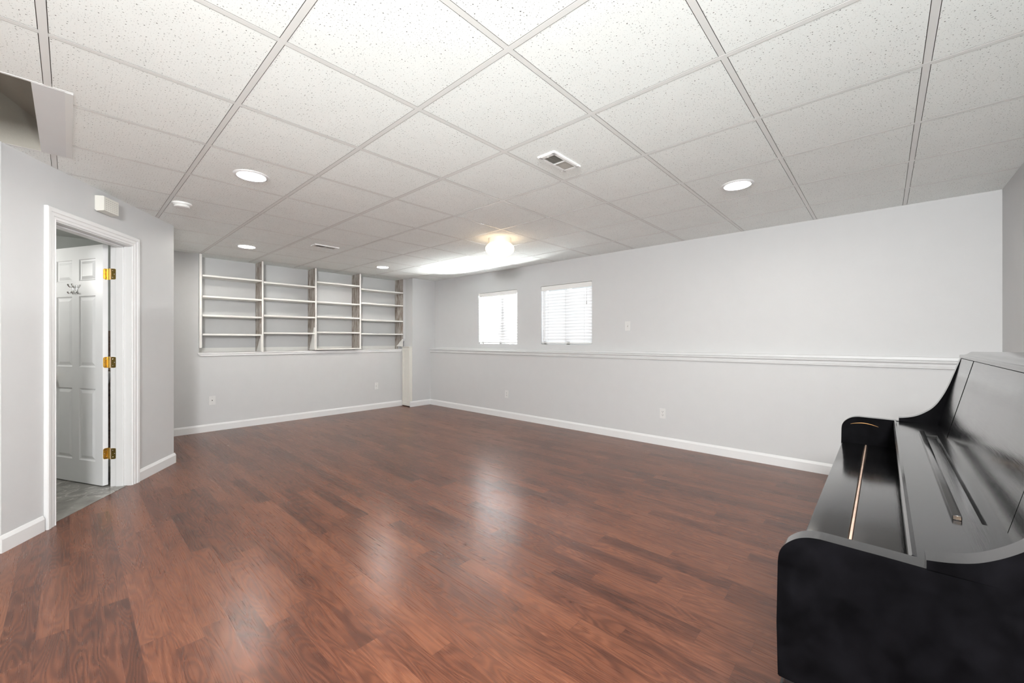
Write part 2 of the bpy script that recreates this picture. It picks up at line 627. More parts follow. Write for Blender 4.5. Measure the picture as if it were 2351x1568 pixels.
# window wall with its two openings, thicker below the ledge
W1 = (4.251, 5.13); W2 = (2.897, 3.772); WZ0, WZ1 = 1.158, 2.018
bm = nb()
XO = XR + 0.14
for y0, y1 in ((YB - 0.1, W2[0]), (W2[1], W1[0]), (W1[1], YREC + 0.1)):
    box(bm, XR, XO, y0, y1, 1.0, CEIL + 0.03)
for y0, y1 in (W1, W2):
    box(bm, XR, XO, y0, y1, 1.0, WZ0)
    box(bm, XR, XO, y0, y1, WZ1, CEIL + 0.03)
box(bm, XRL, XO, YB - 0.1, YREC + 0.1, 0, 1.03)
struct('wall_right', bm, M_WALL)
# ledge cap and moulding along it
bm = nb()
prism(bm, [(XRL - 0.004, 0.989), (XRL - 0.014, 0.992), (XRL - 0.016, 1.006), (XRL - 0.007, 1.012), (XRL - 0.009, 1.030), (XRL - 0.020, 1.036),
           (XRL - 0.022, 1.046), (XRL - 0.016, 1.052), (XR - 0.012, 1.056), (XR - 0.010, 1.078), (XR + 0.004, 1.082), (XR + 0.004, 1.02), (XRL, 1.02)], 'y', YB, 6.37)
struct('trim_right', bm, plain('ledge_paint', (0.61, 0.615, 0.62), 0.42, vary=0.008))


def base_prof(h=0.1, t=0.014):
    return [(0, 0), (t, 0), (t, h - 0.022), (t - 0.006, h - 0.008), (t - 0.010, h), (0, h)]


bm = nb()
prism(bm, [(XRL - a, z) for a, z in base_prof()], 'y', YB, 6.37)
struct('baseboard_right', bm, M_TRIM)

# far wall with the shelf recess
RX0, RX1, RZ = 1.15, 4.25, 1.03
bm = nb()
box(bm, 0.60, RX0, YF, YF + 0.1, 0, CEIL + 0.03)
box(bm, RX0 - 0.1, RX0, YF + 0.001, YREC + 0.1, 0, CEIL + 0.03)
box(bm, RX0, RX1, YF, YREC + 0.1, 0, RZ)
box(bm, RX0, RX1 + 0.1, YREC, YREC + 0.1, RZ, CEIL + 0.03)
struct('wall_far', bm, M_WALL)
bm = nb()
box(bm, RX1, XR + 0.02, 6.37, YREC + 0.05, 0, CEIL + 0.02)
struct('wall_corner', bm, M_WALL)
bm = nb()
prism(bm, [(YF - a, z) for a, z in base_prof()], 'x', 0.70, 4.19)
struct('baseboard_far', bm, M_TRIM)
bm = nb()
prism(bm, [(6.37 - a, z) for a, z in base_prof()], 'x', 4.192, XRL - 0.004)
struct('baseboard_corner', bm, M_TRIM)
# sill below the shelves
bm = nb()
prism(bm, [(YREC, 1.03), (YREC, 1.053), (YF - 0.010, 1.053), (YF - 0.016, 1.050), (YF - 0.016, 1.034), (YF - 0.010, 1.029), (YF - 0.013, 1.010), (YF - 0.008, 1.004), (YF, 1.004), (YF, 1.03)], 'x', RX0 - 0.012, 4.19)
for f in bm.verts:
    if f.co.x < RX0 and f.co.z < 1.03:
        f.co.x += (1.03 - f.co.z) * 1.6
struct('trim_far', bm, M_TRIM)

bm = nb()
box(bm, XL - 0.1, XL, YB - 0.1, HY1 + 0.1, 0, CEIL + 0.03)
struct('wall_hall', bm, M_WALL)
# wall behind the piano, and the wall of the angled side beyond the corner
bm = nb()
box(bm, XL, XR + 0.14, YB - 0.1, YB, 0, CEIL + 0.03)
struct('wall_back', bm, M_WALL)
bm = nb()
prism(bm, [(XL, YB), (XL, YB)] and [(YB + a, z) for a, z in base_prof()], 'x', XL, XRL - 0.015)
struct('baseboard_back', bm, M_TRIM)

# angled wall with the bathroom doorway
bm = nb()
wbox(bm, 0, S0 - 0.02, 0, WT, 0, CEIL + 0.004)
wbox(bm, S1 + 0.02, LEN, 0, WT, 0, CEIL + 0.004)
wbox(bm, S0 - 0.02, S1 + 0.02, 0, WT, ZH + 0.02, CEIL + 0.004)
box(bm, B.x - 0.1, B.x, B.y + 0.02, YF + 0.1, 0, CEIL + 0.004)
struct('wall_left', bm, M_WALL)
bm = nb()
for s0, s1 in ((-0.014, 0.268), (1.188, LEN + 0.012)):
    bb = nb()
    prism(bb, [(-a, z) for a, z in base_prof(0.098)], 'x', s0, s1)
    bb.transform(MW)
    me = bpy.data.meshes.new('tmp'); bb.to_mesh(me); bb.free(); bm.from_mesh(me); bpy.data.meshes.remove(me)
prism(bm, [(B.x + 0.002 - 0.002 + a * 0.8, z) for a, z in base_prof(0.098)], 'y', B.y - 0.006, YF)
prism(bm, [(HY1 - a, z) for a, z in base_prof(0.098)], 'x', XL, A.x - 0.012)
struct('baseboard_left', bm, M_TRIM)

# door casing and jamb
bm = nb()
wbox(bm, S0 - 0.02, S0, -0.004, WT + 0.004, 0, ZH + 0.02)
wbox(bm, S1, S1 + 0.02, -0.004, WT + 0.004, 0, ZH + 0.02)
wbox(bm, S0, S1, -0.004, WT + 0.004, ZH, ZH + 0.02)
wbox(bm, S0, S0 + 0.011, 0.045, 0.098, 0, ZH, 0.003)
wbox(bm, S1 - 0.011, S1, 0.045, 0.098, 0, ZH, 0.003)
wbox(bm, S0, S1, 0.045, 0.098, ZH - 0.011, ZH, 0.003)
cas = [(0.006, 0.0), (0.006, 0.010), (0.010, 0.014), (0.018, 0.012), (0.026, 0.012), (0.030, 0.016), (0.050, 0.016), (0.056, 0.021), (0.078, 0.023), (0.083, 0.020), (0.083, 0.0)]
rows = []
for o_, p in cas:
    rows.append([bm.verts.new(MW @ Vector(q)) for q in ((S0 - o_, -p, 0), (S0 - o_, -p, ZH + o_), (S1 + o_, -p, ZH + o_), (S1 + o_, -p, 0))])
for a, b_ in zip(rows, rows[1:]):
    for i in range(3):
        bm.faces.new((a[i], a[i + 1], b_[i + 1], b_[i]))
bm.faces.new([r[0] for r in rows]); bm.faces.new([r[3] for r in rows])
bmesh.ops.recalc_face_normals(bm, faces=bm.faces)
struct('trim_door', bm, M_TRIM)

# bathroom shell
bm = nb()
box(bm, -1.5, 0.60, 6.45, 6.53, 0, CEIL)
box(bm, -1.58, -1.5, HY1 + 0.12, 6.53, 0, CEIL)
struct('wall_bathroom', bm, M_BATH)
bm = nb()
prism(bm, [(-1.5, 3.9), (-0.27, 3.9), (0.58, 5.22), (0.60, 6.45), (-1.5, 6.45)], 'z', CEIL - 0.03, CEIL - 0.01)
struct('ceiling_bathroom', bm, M_BCEIL)
bm = nb()
box(bm, -1.5, 0.598, 6.43, 6.45, 0.003, 1.325)
struct('trim_wall_tile', bm, M_BROWN)
# pedestal basin partly seen in the hinge gap
bas = thing('pedestal_basin', 'white pedestal basin glimpsed through the hinge gap of the open door', 'sink', (0.085, 6.16, 0.003))
bm = nb()
lathe(bm, [(0, 0.60), (0.09, 0.60), (0.16, 0.66), (0.205, 0.76), (0.225, 0.86), (0.215, 0.875), (0.19, 0.86), (0.14, 0.77), (0, 0.74)], 40)
obj('bowl', bm, M_PORC, bas, True)
bm = nb()
lathe(bm, [(0, 0), (0.12, 0), (0.12, 0.02), (0.075, 0.08), (0.065, 0.45), (0.09, 0.62), (0, 0.62)], 32)
obj('pedestal', bm, M_PORC, bas, True)
_d = bpy.data.lights.new('bathroom_fill', 'POINT'); _d.energy = 18; _d.color = (1, 0.98, 0.94); _d.shadow_soft_size = 0.12  # added unseen fill that brightens the bathroom and the door leaf
_o = bpy.data.objects.new('bathroom_fill', _d); COL.objects.link(_o); _o.location = (-0.95, 5.5, 1.85)

# ------------------------------------------------------------------ the door leaf, hinged on the right jamb
DH = Vector((0.186, 4.769, 0)); DD = Vector((-0.424, 0.906, 0)).normalized(); DN = Vector((DD.y, -DD.x, 0))
MD = Matrix(((DD.x, DN.x, 0, DH.x), (DD.y, DN.y, 0, DH.y), (0, 0, 1, 0), (0, 0, 0, 1)))  # x along the leaf, y into its thickness
DWID, DTH, DZ0, DZ1 = 0.712, 0.036, 0.012, 2.015


def panel_face(bm, y, outy):
    """one moulded face of the six-panel leaf; outy = +1 sinks towards +y"""
    xs = [(0.094, 0.309), (0.403, 0.618)]
    zs = [(0.204, 0.812), (0.992, 1.594), (1.722, 1.906)]
    gxs = [0] + [c for p in xs for c in p] + [DWID]
    gzs = [DZ0] + [c for p in zs for c in p] + [DZ1]
    for i in range(len(gxs) - 1):
        for k in range(len(gzs) - 1):
            x0, x1, z0, z1 = gxs[i], gxs[i + 1], gzs[k], gzs[k + 1]
            if (x0, x1) in xs and (z0, z1) in zs:
                loops = [(0, 0), (0.008, 0.007), (0.016, 0.008), (0.040, 0.001)]
                rings = []
                for d, dep in loops:
                    rings.append([bm.verts.new((x, y + outy * dep, z)) for x, z in ((x0 + d, z0 + d), (x1 - d, z0 + d), (x1 - d, z1 - d), (x0 + d, z1 - d))])
                for a, b_ in zip(rings, rings[1:]):
                    for q in range(4):
                        bm.faces.new((a[q], a[(q + 1) % 4], b_[(q + 1) % 4], b_[q]))
                bm.faces.new(rings[-1])
            else:
                quad(bm, ((x0, y, z0), (x1, y, z0), (x1, y, z1), (x0, y, z1)))


bm = nb()
panel_face(bm, 0, 1)
panel_face(bm, DTH, -1)
for x in (0, DWID):
    quad(bm, ((x, 0, DZ0), (x, DTH, DZ0), (x, DTH, DZ1), (x, 0, DZ1)))
for z in (DZ0, DZ1):
    quad(bm, ((0, 0, z), (DWID, 0, z), (DWID, DTH, z), (0, DTH, z)))
bmesh.ops.remove_doubles(bm, verts=bm.verts, dist=1e-5)
bmesh.ops.recalc_face_normals(bm, faces=bm.faces)
bm.transform(MD)
door = struct('door_1', bm, M_DOOR)
door['label'] = 'white six panel door standing open into the bathroom'
# knob
bm = nb()
for sgn in (-1, 1):
    pr = [(0.0, 0), (0.028, 0), (0.028, 0.006), (0.012, 0.010), (0.011, 0.03), (0.024, 0.04), (0.027, 0.052), (0.02, 0.062), (0, 0.065)]
    bb = nb(); lathe(bb, pr, 28)
    R = Matrix.Rotation(math.radians(90 if sgn < 0 else -90), 4, 'X')
    bb.transform(MD @ Matrix.Translation((0.650, 0 if sgn < 0 else DTH, 0.905)) @ R)
    me = bpy.data.meshes.new('tmp'); bb.to_mesh(me); bb.free(); bm.from_mesh(me); bpy.data.meshes.remove(me)
obj('door_knob', bm, M_BRASS, door, True)
# robe hooks
for hx in (0.336, 0.389):
    bm = nb()
    box(bm, hx - 0.008, hx + 0.008, -0.004, 0.0005, 1.612, 1.688, 0.0015)
    tube(bm, [(hx, -0.003, 1.675), (hx, -0.022, 1.672), (hx, -0.032, 1.685), (hx, -0.033, 1.697)], [0.005, 0.0045, 0.005, 0.007], 10)
    tube(bm, [(hx, -0.003, 1.640), (hx, -0.016, 1.622), (hx, -0.030, 1.618), (hx, -0.036, 1.632)], [0.005, 0.0045, 0.005, 0.006], 10)
    bm.transform(MD)
    o = obj('robe_hook', bm, M_CHROME, door, True)
    o['label'] = 'chrome robe hook'
# hinges: leaf on the door edge, leaf on the jamb, knuckle between
for hz in (1.770, 1.035, 0.275):
    bm = nb()
    h2 = 0.045
    def rounded(w):
        r = 0.014
        p = [(0, -h2), (w - r, -h2)] + [(w - r + r * math.sin(a), -h2 + r - r * math.cos(a)) for a in (0.5, 1.05)] + [(w, -h2 + r), (w, h2 - r)] + \
            [(w - r + r * math.cos(a), h2 - r + r * math.sin(a)) for a in (0.5, 1.05)] + [(w - r, h2), (0, h2)]
        return p
    # jamb leaf: on the jamb face, from the far edge forwards
    for yy in (S1 - 0.0022,):
        va = [bm.verts.new(MW @ Vector((yy, WT - 0.001 - a, hz + z))) for a, z in rounded(0.036)]
        vb = [bm.verts.new(MW @ Vector((S1 + 0.001, WT - 0.001 - a, hz + z))) for a, z in rounded(0.036)]
        bm.faces.new(va); bm.faces.new(vb)
        for i in range(len(va)):
            bm.faces.new((va[i], va[(i + 1) % len(va)], vb[(i + 1) % len(va)], vb[i]))
    # door leaf: on the hinge edge of the door
    va = [bm.verts.new(MD @ Vector((-0.0022, DTH - 0.001 - a, hz + z))) for a, z in rounded(0.033)]
    vb = [bm.verts.new(MD @ Vector((0.001, DTH - 0.001 - a, hz + z))) for a, z in rounded(0.033)]
    bm.faces.new(va); bm.faces.new(vb)
    for i in range(len(va)):
        bm.faces.new((va[i], va[(i + 1) % len(va)], vb[(i + 1) % len(va)], vb[i]))
    # knuckle barrel
    pj = MW @ Vector((S1, WT + 0.004, 0)); pd = MD @ Vector((-0.004, DTH, 0))
    pm = (pj + pd) / 2
    for k in range(5):
        z0 = hz - h2 + k * h2 * 2 / 5
        lathe(bm, [(0, z0 + 0.0008), (0.0065, z0 + 0.0008), (0.0065, z0 + h2 * 2 / 5 - 0.0008), (0, z0 + h2 * 2 / 5 - 0.0008)], 14, (pm.x, pm.y))
    lathe(bm, [(0, hz - h2 - 0.004), (0.005, hz - h2 - 0.003), (0.005, hz + h2 + 0.003), (0, hz + h2 + 0.004)], 12, (pm.x, pm.y))
    # bridging webs from the leaves to the barrel
    for q in (MW @ Vector((S1 - 0.001, WT - 0.002, 0)), MD @ Vector((-0.001, DTH - 0.002, 0))):
        d = (pm - q); sd = Vector((-d.y, d.x, 0)).normalized() * 0.0012
        vs = [bm.verts.new((q + sd * sg + d * f_).xy.to_3d() + Vector((0, 0, hz + z))) for f_ in (0, 1) for sg in (-1, 1) for z in (-h2, h2)]
        for f in ((0, 1, 3, 2), (4, 5, 7, 6), (0, 1, 5, 4), (2, 3, 7, 6)):
            bm.faces.new([vs[i] for i in f])
    bmesh.ops.recalc_face_normals(bm, faces=bm.faces)
    h = obj('door_hinge', bm, M_BRASS, door)
    h['label'] = 'brass hinge'
    bm = nb()
    for dz, dw in ((-0.028, 0.012), (0.0, 0.024), (0.028, 0.012)):
        for Mx, p in ((MW, Vector((S1 - 0.0032, WT - 0.001 - dw, hz + dz))), (MD, Vector((-0.0032, DTH - 0.001 - dw, hz + dz)))):
            bb = nb(); bmesh.ops.create_uvsphere(bb, u_segments=10, v_segments=6, radius=0.0036)
            for v in bb.verts:
                v.co.x *= 0.5
            bb.transform(Mx @ Matrix.Translation(p))
            me = bpy.data.meshes.new('tmp'); bb.to_mesh(me); bb.free(); bm.from_mesh(me); bpy.data.meshes.remove(me)
    obj('screw', bm, M_CHROME, h, True)['kind'] = 'stuff'

# door chime on the wall above the doorway
cs0, cs1, cz0, cz1, cp = 0.712, 0.868, 2.185, 2.300, 0.058
ch = thing('door_chime', 'ivory door chime box with rows of slots, high on the wall above the doorway', 'chime', MW @ Vector(((cs0 + cs1) / 2, 0, cz0)))
bm = nb()
prism(bm, [(-0.0005, cz0 + 0.012), (-0.010, cz0), (-cp, cz0 + 0.008), (-cp, cz1 - 0.004), (-cp + 0.006, cz1), (-0.0005, cz1)], 'x', cs0, cs1)
bm.transform(MW)
obj('cover', bm, M_IVORY, ch, world=True)
bm = nb()
for i in range(6):
    for k in range(6):
        s = cs0 + 0.016 + i * 0.0225
        z = cz0 + 0.020 + k * 0.0145
        wbox(bm, s, s + 0.013, -cp - 0.0008, -cp + 0.001, z, z + 0.003)
obj('slots', bm, M_GREY, ch, world=True)


# ------------------------------------------------------------------ shelves in the recess of the far wall
shelf = thing('bookshelf', 'white built-in shelving of four bays in the recess of the far wall', 'bookshelf', (2.7, 6.75, 1.053))
UPS = [(1.1515, 1.179, 1.118), (1.873, 1.895, 1.0535), (2.617, 2.641, 1.062), (3.353, 3.380, 1.066), (4.205, 4.2495, 1.10)]
YS = 6.61
for i, (x0, x1, zb) in enumerate(UPS):
    bm = nb()
    ys = YS if i else YS + 0.012
    zt = CEIL - 0.001
    # side boards of two planks with a groove; the lower front corner of each is cut back
    prism(bm, [(ys, zb), (ys, zt), (YREC - 0.001, zt), (YREC - 0.001, 1.054), (YREC - 0.11, 1.054), (YREC - 0.11, zb)] if i != 4 else
          [(ys, 1.25), (ys, zt), (YREC - 0.001, zt), (YREC - 0.001, 1.054), (YREC - 0.10, 1.054), (YREC - 0.13, 1.14), (ys + 0.02, 1.2)], 'x', x0, x1)
    for f in bm.faces:
        f.material_index = 1 if f.normal.x < -0.9 and i else 0
    o = obj('upright', bm, [M_WALL if i == 4 else M_SHELF, M_WORN], shelf, world=True)
    if i:
        o['label'] = 'upright with worn brown streaked side'
        # loose strips of worn wood up the side face
        bm = nb()
        box(bm, x0 - 0.006, x0, YREC - 0.055, YREC - 0.002, 1.056, zt - 0.002, 0.0015)
        box(bm, x0 - 0.004, x0, ys + 0.06, ys + 0.085, 1.20, zt - 0.004, 0.001)
        obj('worn_strip', bm, M_WORN, o, world=True)
    if i in (1, 2, 4):
        bm = nb()
        hz = (1.30, 1.42, 0, 1.22)[i - 1] if i < 4 else 1.24
        prism(bm, [(ys + 0.004, zb + 0.003), (ys + 0.004, hz), (ys + 0.02, hz), (YREC - 0.06, zb + 0.003)], 'x', x0 - 0.009, x0)
        o2 = obj('gusset', bm, M_SHELF, o, world=True)
SH = [(0, (2.074, 1.798, 1.546, 1.294)), (1, (2.057, 1.824, 1.574, 1.324)), (2, (2.142, 1.827, 1.591, 1.344, 1.076)), (3, (2.098, 1.857, 1.569, 1.328))]
for bay, zs in SH:
    x0, x1 = UPS[bay][1], UPS[bay + 1][0]
    for k, z in enumerate(zs):
        bm = nb()
        low = bay == 2 and k == 4
        box(bm, x0 + (0.004 if not low else -0.004), x1 - 0.0005, YS - (0.0 if not low else 0.03), YREC - 0.002, z - 0.012, z + 0.012, 0.002)
        o = obj('shelf', bm, M_SHELF, shelf, world=True)
        if low:
            o['label'] = 'lowest shelf of the third bay, sticking out over the sill'
bm = nb()
for (a, b_) in ((0, 1), (1, 2), (2, 3), (3, 4)):
    box(bm, UPS[a][1] + 0.001, UPS[b_][0] - 0.008, YREC - 0.007, YREC - 0.0005, 1.0535, 1.113, 0.001)
obj('back_rail', bm, M_SHELF, shelf, world=True)

# cream panel at the foot of the corner post
cp_ = thing('cabinet_panel', 'narrow cream panel standing against the corner post beside the shelves', 'panel', (4.22, 6.505, 0))
bm = nb()
px, py0, py1, pz0, pz1 = 4.190, 6.375, 6.622, 0.014, 1.088
box(bm, px + 0.008, 4.2495, py0, py1, pz0, pz1)
for (a0, a1, c0, c1) in ((py0, py0 + 0.045, pz0, pz1), (py1 - 0.045, py1, pz0, pz1), (py0 + 0.0455, py1 - 0.0455, pz0, pz0 + 0.05), (py0 + 0.0455, py1 - 0.0455, pz1 - 0.06, pz1)):
    box(bm, px, px + 0.0085, a0, a1, c0, c1, 0.002)
obj('panel', bm, M_CREAM, cp_, world=True)
bm = nb()
box(bm, px - 0.010, 4.2495, py0 - 0.004, py1, pz1, pz1 + 0.012, 0.003)
obj('top_cap', bm, M_CREAM, cp_, world=True)
bm = nb()
box(bm, px + 0.012, 4.2495, py0 + 0.004, py1, 0.0005, pz0 + 0.001)
obj('plinth', bm, M_DARK, cp_, world=True)


# ------------------------------------------------------------------ windows and blinds
for n, (y0, y1) in ((1, W1), (2, W2)):
    bm = nb()
    xa, xb = XO - 0.06, XO - 0.005
    box(bm, xa, xb, y0, y0 + 0.045, WZ0, WZ1)
    box(bm, xa, xb, y1 - 0.045, y1, WZ0, WZ1)
    box(bm, xa, xb, y0, y1, WZ0, WZ0 + 0.045)
    box(bm, xa, xb, y0, y1, WZ1 - 0.045, WZ1)
    ym = (y0 + y1) / 2
    box(bm, xa, xb, ym - 0.025, ym + 0.025, WZ0, WZ1)
    w = struct('window_%d' % n, bm, M_TRIM)
    bm = nb()
    box(bm, xb - 0.03, xb - 0.024, y0 + 0.04, y1 - 0.04, WZ0 + 0.04, WZ1 - 0.04)
    obj('pane', bm, M_GLASS, w)


def make_blind(y0, y1, label):
    r = thing('window_blind', label, 'blind', (XR + 0.03, (y0 + y1) / 2, WZ0 + 0.01), group='white slatted blinds in the two windows')
    ya, yb = y0 + 0.006, y1 - 0.006
    bm = nb(); box(bm, XR + 0.006, XR + 0.058, ya, yb, WZ1 - 0.056, WZ1 - 0.004, 0.002)
    obj('headrail', bm, M_PLASTIC, r, world=True)
    bm = nb(); box(bm, XR + 0.001, XR + 0.0055, ya, yb, WZ1 - 0.072, WZ1 - 0.004, 0.0015)
    obj('valance', bm, M_PLASTIC, r, world=True)
    bm = nb()
    z = WZ0 + 0.062; xc = XR + 0.032
    ang = math.radians(75)
    while z < WZ1 - 0.07:
        L = 0.025
        pts = []
        for q in range(5):
            f_ = (q / 4 - 0.5) * 2
            camb = 0.0025 * (1 - f_ * f_)
            dx = -math.cos(ang) * L * f_ - math.sin(ang) * camb
            dz = -math.sin(ang) * L * f_ * -1 - math.cos(ang) * camb * 0
            pts.append((xc + dx, z + dz))
        th = 0.0022
        prof = pts + [(x + th * 0.9, zz - th * 0.3) for x, zz in reversed(pts)]
        prism(bm, prof, 'y', ya + 0.004, yb - 0.004)
        z += 0.0435
    obj('slats', bm, M_SLAT, r, world=True)
    bm = nb(); box(bm, XR + 0.010, XR + 0.054, ya + 0.004, yb - 0.004, WZ0 + 0.012, WZ0 + 0.030, 0.003)
    obj('bottom_rail', bm, M_PLASTIC, r, world=True)
    bm = nb()
    for yy in (ya + 0.12, (ya + yb) / 2, yb - 0.12):
        tube(bm, [(XR + 0.0075, yy, WZ0 + 0.014), (XR + 0.0075, yy, WZ1 - 0.05)], 0.0011, 6)
    obj('ladder_cord', bm, M_PLASTIC, r, world=True)
    bm = nb(); yy = yb - 0.07
    tube(bm, [(XR - 0.0005, yy, WZ0 + 0.05), (XR - 0.0005, yy, WZ1 - 0.06)], 0.0035, 8)
    obj('tilt_wand', bm, M_PLASTIC, r, True, world=True)
    bm = nb(); yy = ya + 0.075
    tube(bm, [(XR - 0.001, yy, WZ1 - 0.07), (XR - 0.001, yy + 0.003, WZ1 - 0.26)], 0.0014, 6)
    lathe(bm, [(0, WZ1 - 0.31), (0.006, WZ1 - 0.305), (0.003, WZ1 - 0.26), (0, WZ1 - 0.255)], 12, (XR - 0.001, yy + 0.003))
    obj('lift_cord', bm, M_GREY, r, world=True)
    return r


make_blind(W1[0], W1[1], 'white slatted blind flooded with daylight, in the window nearer the far corner')
make_blind(W2[0], W2[1], 'white slatted blind with every slat showing, in the window farther from the corner')


# ------------------------------------------------------------------ ceiling fixtures
def make_downlight(loc, label):
    t = thing('recessed_downlight', label, 'ceiling light', loc, group='recessed ceiling downlights')
    bm = nb()
    lathe(bm, [(0.082, 0.004), (0.082, -0.004), (0.088, -0.008), (0.100, -0.007), (0.107, -0.001), (0.107, 0.004), (0.082, 0.004)], 48)
    obj('trim_ring', bm, M_TRIM, t, True)
    bm = nb()
    lathe(bm, [(0, -0.0075), (0.03, -0.007), (0.06, -0.0055), (0.0815, -0.002), (0.0815, 0.003), (0, 0.003)], 40)
    obj('lens', bm, M_LENS, t, True)
    return t


dl = make_downlight((0.85, 3.222, CEIL), 'lit round recessed downlight nearest the bathroom doorway')
dup(dl, (3.305, 0.79, CEIL), 'lit round recessed downlight above the piano side of the room, by the long window wall')
dup(dl, (1.452, 5.695, CEIL), 'lit round recessed downlight above the left end of the shelves')
dup(dl, (3.290, 5.742, CEIL), 'lit round recessed downlight above the right end of the shelves')
dup(dl, (0.85, 0.79, CEIL), 'lit round recessed downlight overhead, just above the top of the view')
for k, (x, y) in enumerate(((-1.5, 0.79), (-1.5, 2.2))):  # two more downlights added out of view for their light
    dup(dl, (x, y, CEIL), ('added unseen recessed downlight behind the viewer, nearer the piano wall', 'added unseen recessed downlight behind the viewer, nearer the stairs')[k])

dm = thing('dome_light', 'glowing round opal glass dome lamp on the ceiling near the windows', 'ceiling light', (3.262, 3.175, CEIL))
bm = nb()
lathe(bm, [(0, 0.004), (0.127, 0.004), (0.128, -0.05), (0.122, -0.060), (0, -0.060)], 56)
obj('base', bm, plain('warm_white_enamel', (0.86, 0.80, 0.70), 0.4, vary=0.01), dm, True)
bm = nb()
lathe(bm, [(0.123, -0.058), (0.140, -0.070), (0.157, -0.092), (0.162, -0.113), (0.156, -0.138), (0.138, -0.162), (0.108, -0.183), (0.065, -0.199), (0.03, -0.204), (0, -0.205)], 56)
obj('glass_globe', bm, M_GLOBE, dm, True)


def make_vent(loc, label):
    t = thing('ceiling_vent', label, 'vent', loc, group='white ceiling air vents')
    L, W, l, w = 0.145, 0.064, 0.112, 0.040
    bm = nb()
    z0, z1 = -0.010, 0.0045
    for s in (-1, 1):
        prism(bm, [(s * L, z1), (s * L, z0 + 0.004), (s * (L - 0.01), z0), (s * l, z0), (s * l, z1)], 'y', -W, W)
        prism(bm, [(s * W, z1), (s * W, z0 + 0.004), (s * (W - 0.008), z0), (s * w, z0), (s * w, z1)], 'x', -L + 0.001, L - 0.001)
    box(bm, -0.004, 0.004, -w, w, z0, z1)
    obj('frame', bm, M_PLASTIC, t)
    for bank in (-1, 1):
        bm = nb()
        n = 12
        for i in range(n):
            x = bank * (0.008 + (i + 0.5) * (l - 0.012) / n)
            tl = -0.0048 * bank
            prism(bm, [(x - tl, -0.0085), (x - tl + 0.0012, -0.0085), (x + tl + 0.0012, 0.001), (x + tl, 0.001)], 'y', -w, w)
        obj('louvre_bank', bm, M_GREY, t)
    bm = nb()
    box(bm, -l, l, -w, w, 0.0015, 0.004)
    obj('duct_opening', bm, M_DARK, t)
    bm = nb()
    box(bm, -l - 0.012, -l - 0.004, -0.004, 0.004, z0 - 0.006, z0 + 0.002, 0.001)
    obj('damper_lever', bm, M_GREY, t)
    return t


v1 = make_vent((2.107, 1.520, CEIL), 'white air vent with slanted louvres, the nearer one, between the two front downlights')
dup(v1, (2.098, 5.000, CEIL), 'white rectangular air vent in the ceiling, the far one in front of the shelves')

sd = thing('smoke_detector', 'white round smoke detector on the ceiling near the end of the doorway wall', 'smoke detector', (0.632, 4.305, CEIL))
bm = nb()
lathe(bm, [(0, 0.0045), (0.066, 0.0045), (0.068, -0.006), (0.066, -0.012), (0, -0.012)], 40)
obj('base', bm, M_PLASTIC, sd, True)
bm = nb()
lathe(bm, [(0, -0.010), (0.056, -0.010), (0.058, -0.016), (0.050, -0.019), (0.050, -0.024), (0.054, -0.026), (0.048, -0.034), (0.02, -0.038), (0, -0.038)], 40)
obj('cover', bm, M_PLASTIC, sd, True)


# ------------------------------------------------------------------ wall plates (local: x along the wall, -y out of the wall)
def plate_base(t, w=0.073, h=0.118):
    bm = nb()
    box(bm, -w / 2, w / 2, -0.006, 0.0, -h / 2, h / 2, 0.002)
    obj('cover_plate', bm, M_PLATE, t)


def make_outlet(loc, rotz, label):
    t = thing('wall_outlet', label, 'outlet', loc, rotz)
    plate_base(t)
    for s in (-1, 1):
        bm = nb()
        prism(bm, [(-0.014, s * 0.019 - 0.010), (-0.010, s * 0.019 - 0.014), (0.010, s * 0.019 - 0.014), (0.014, s * 0.019 - 0.010), (0.014, s * 0.019 + 0.010), (0.010, s * 0.019 + 0.014), (-0.010, s * 0.019 + 0.014), (-0.014, s * 0.019 + 0.010)], 'y', -0.0085, -0.004)
        so = obj('socket', bm, M_PLATE, t)
        bm = nb()
        for x in (-0.0065, 0.0065):
            box(bm, x - 0.0016, x + 0.0016, -0.009, -0.007, s * 0.019 - 0.001, s * 0.019 + 0.008)
        box(bm, -0.0025, 0.0025, -0.009, -0.007, s * 0.019 - 0.010, s * 0.019 - 0.005)
        obj('slots', bm, M_DARK, so)
    bm = nb(); box(bm, -0.002, 0.002, -0.0075, -0.005, -0.002, 0.002)
    obj('screw', bm, M_GREY, t)
    return t


def make_jack(loc, rotz, label, dark=True):
    t = thing('wall_jack', label, 'wall jack', loc, rotz)
    plate_base(t)
    bm = nb(); box(bm, -0.009, 0.009, -0.010, -0.004, -0.012, 0.014, 0.001)
    so = obj('socket', bm, M_PLATE, t)
    bm = nb(); box(bm, -0.005, 0.005, -0.0106, -0.008, -0.004, 0.009)
    obj('opening', bm, M_DARK if dark else M_GREY, so)
    for s in (-1, 1):
        bm = nb(); box(bm, -0.002, 0.002, -0.0075, -0.005, s * 0.042 - 0.002, s * 0.042 + 0.002)
        obj('screw', bm, M_GREY, t)
    return t


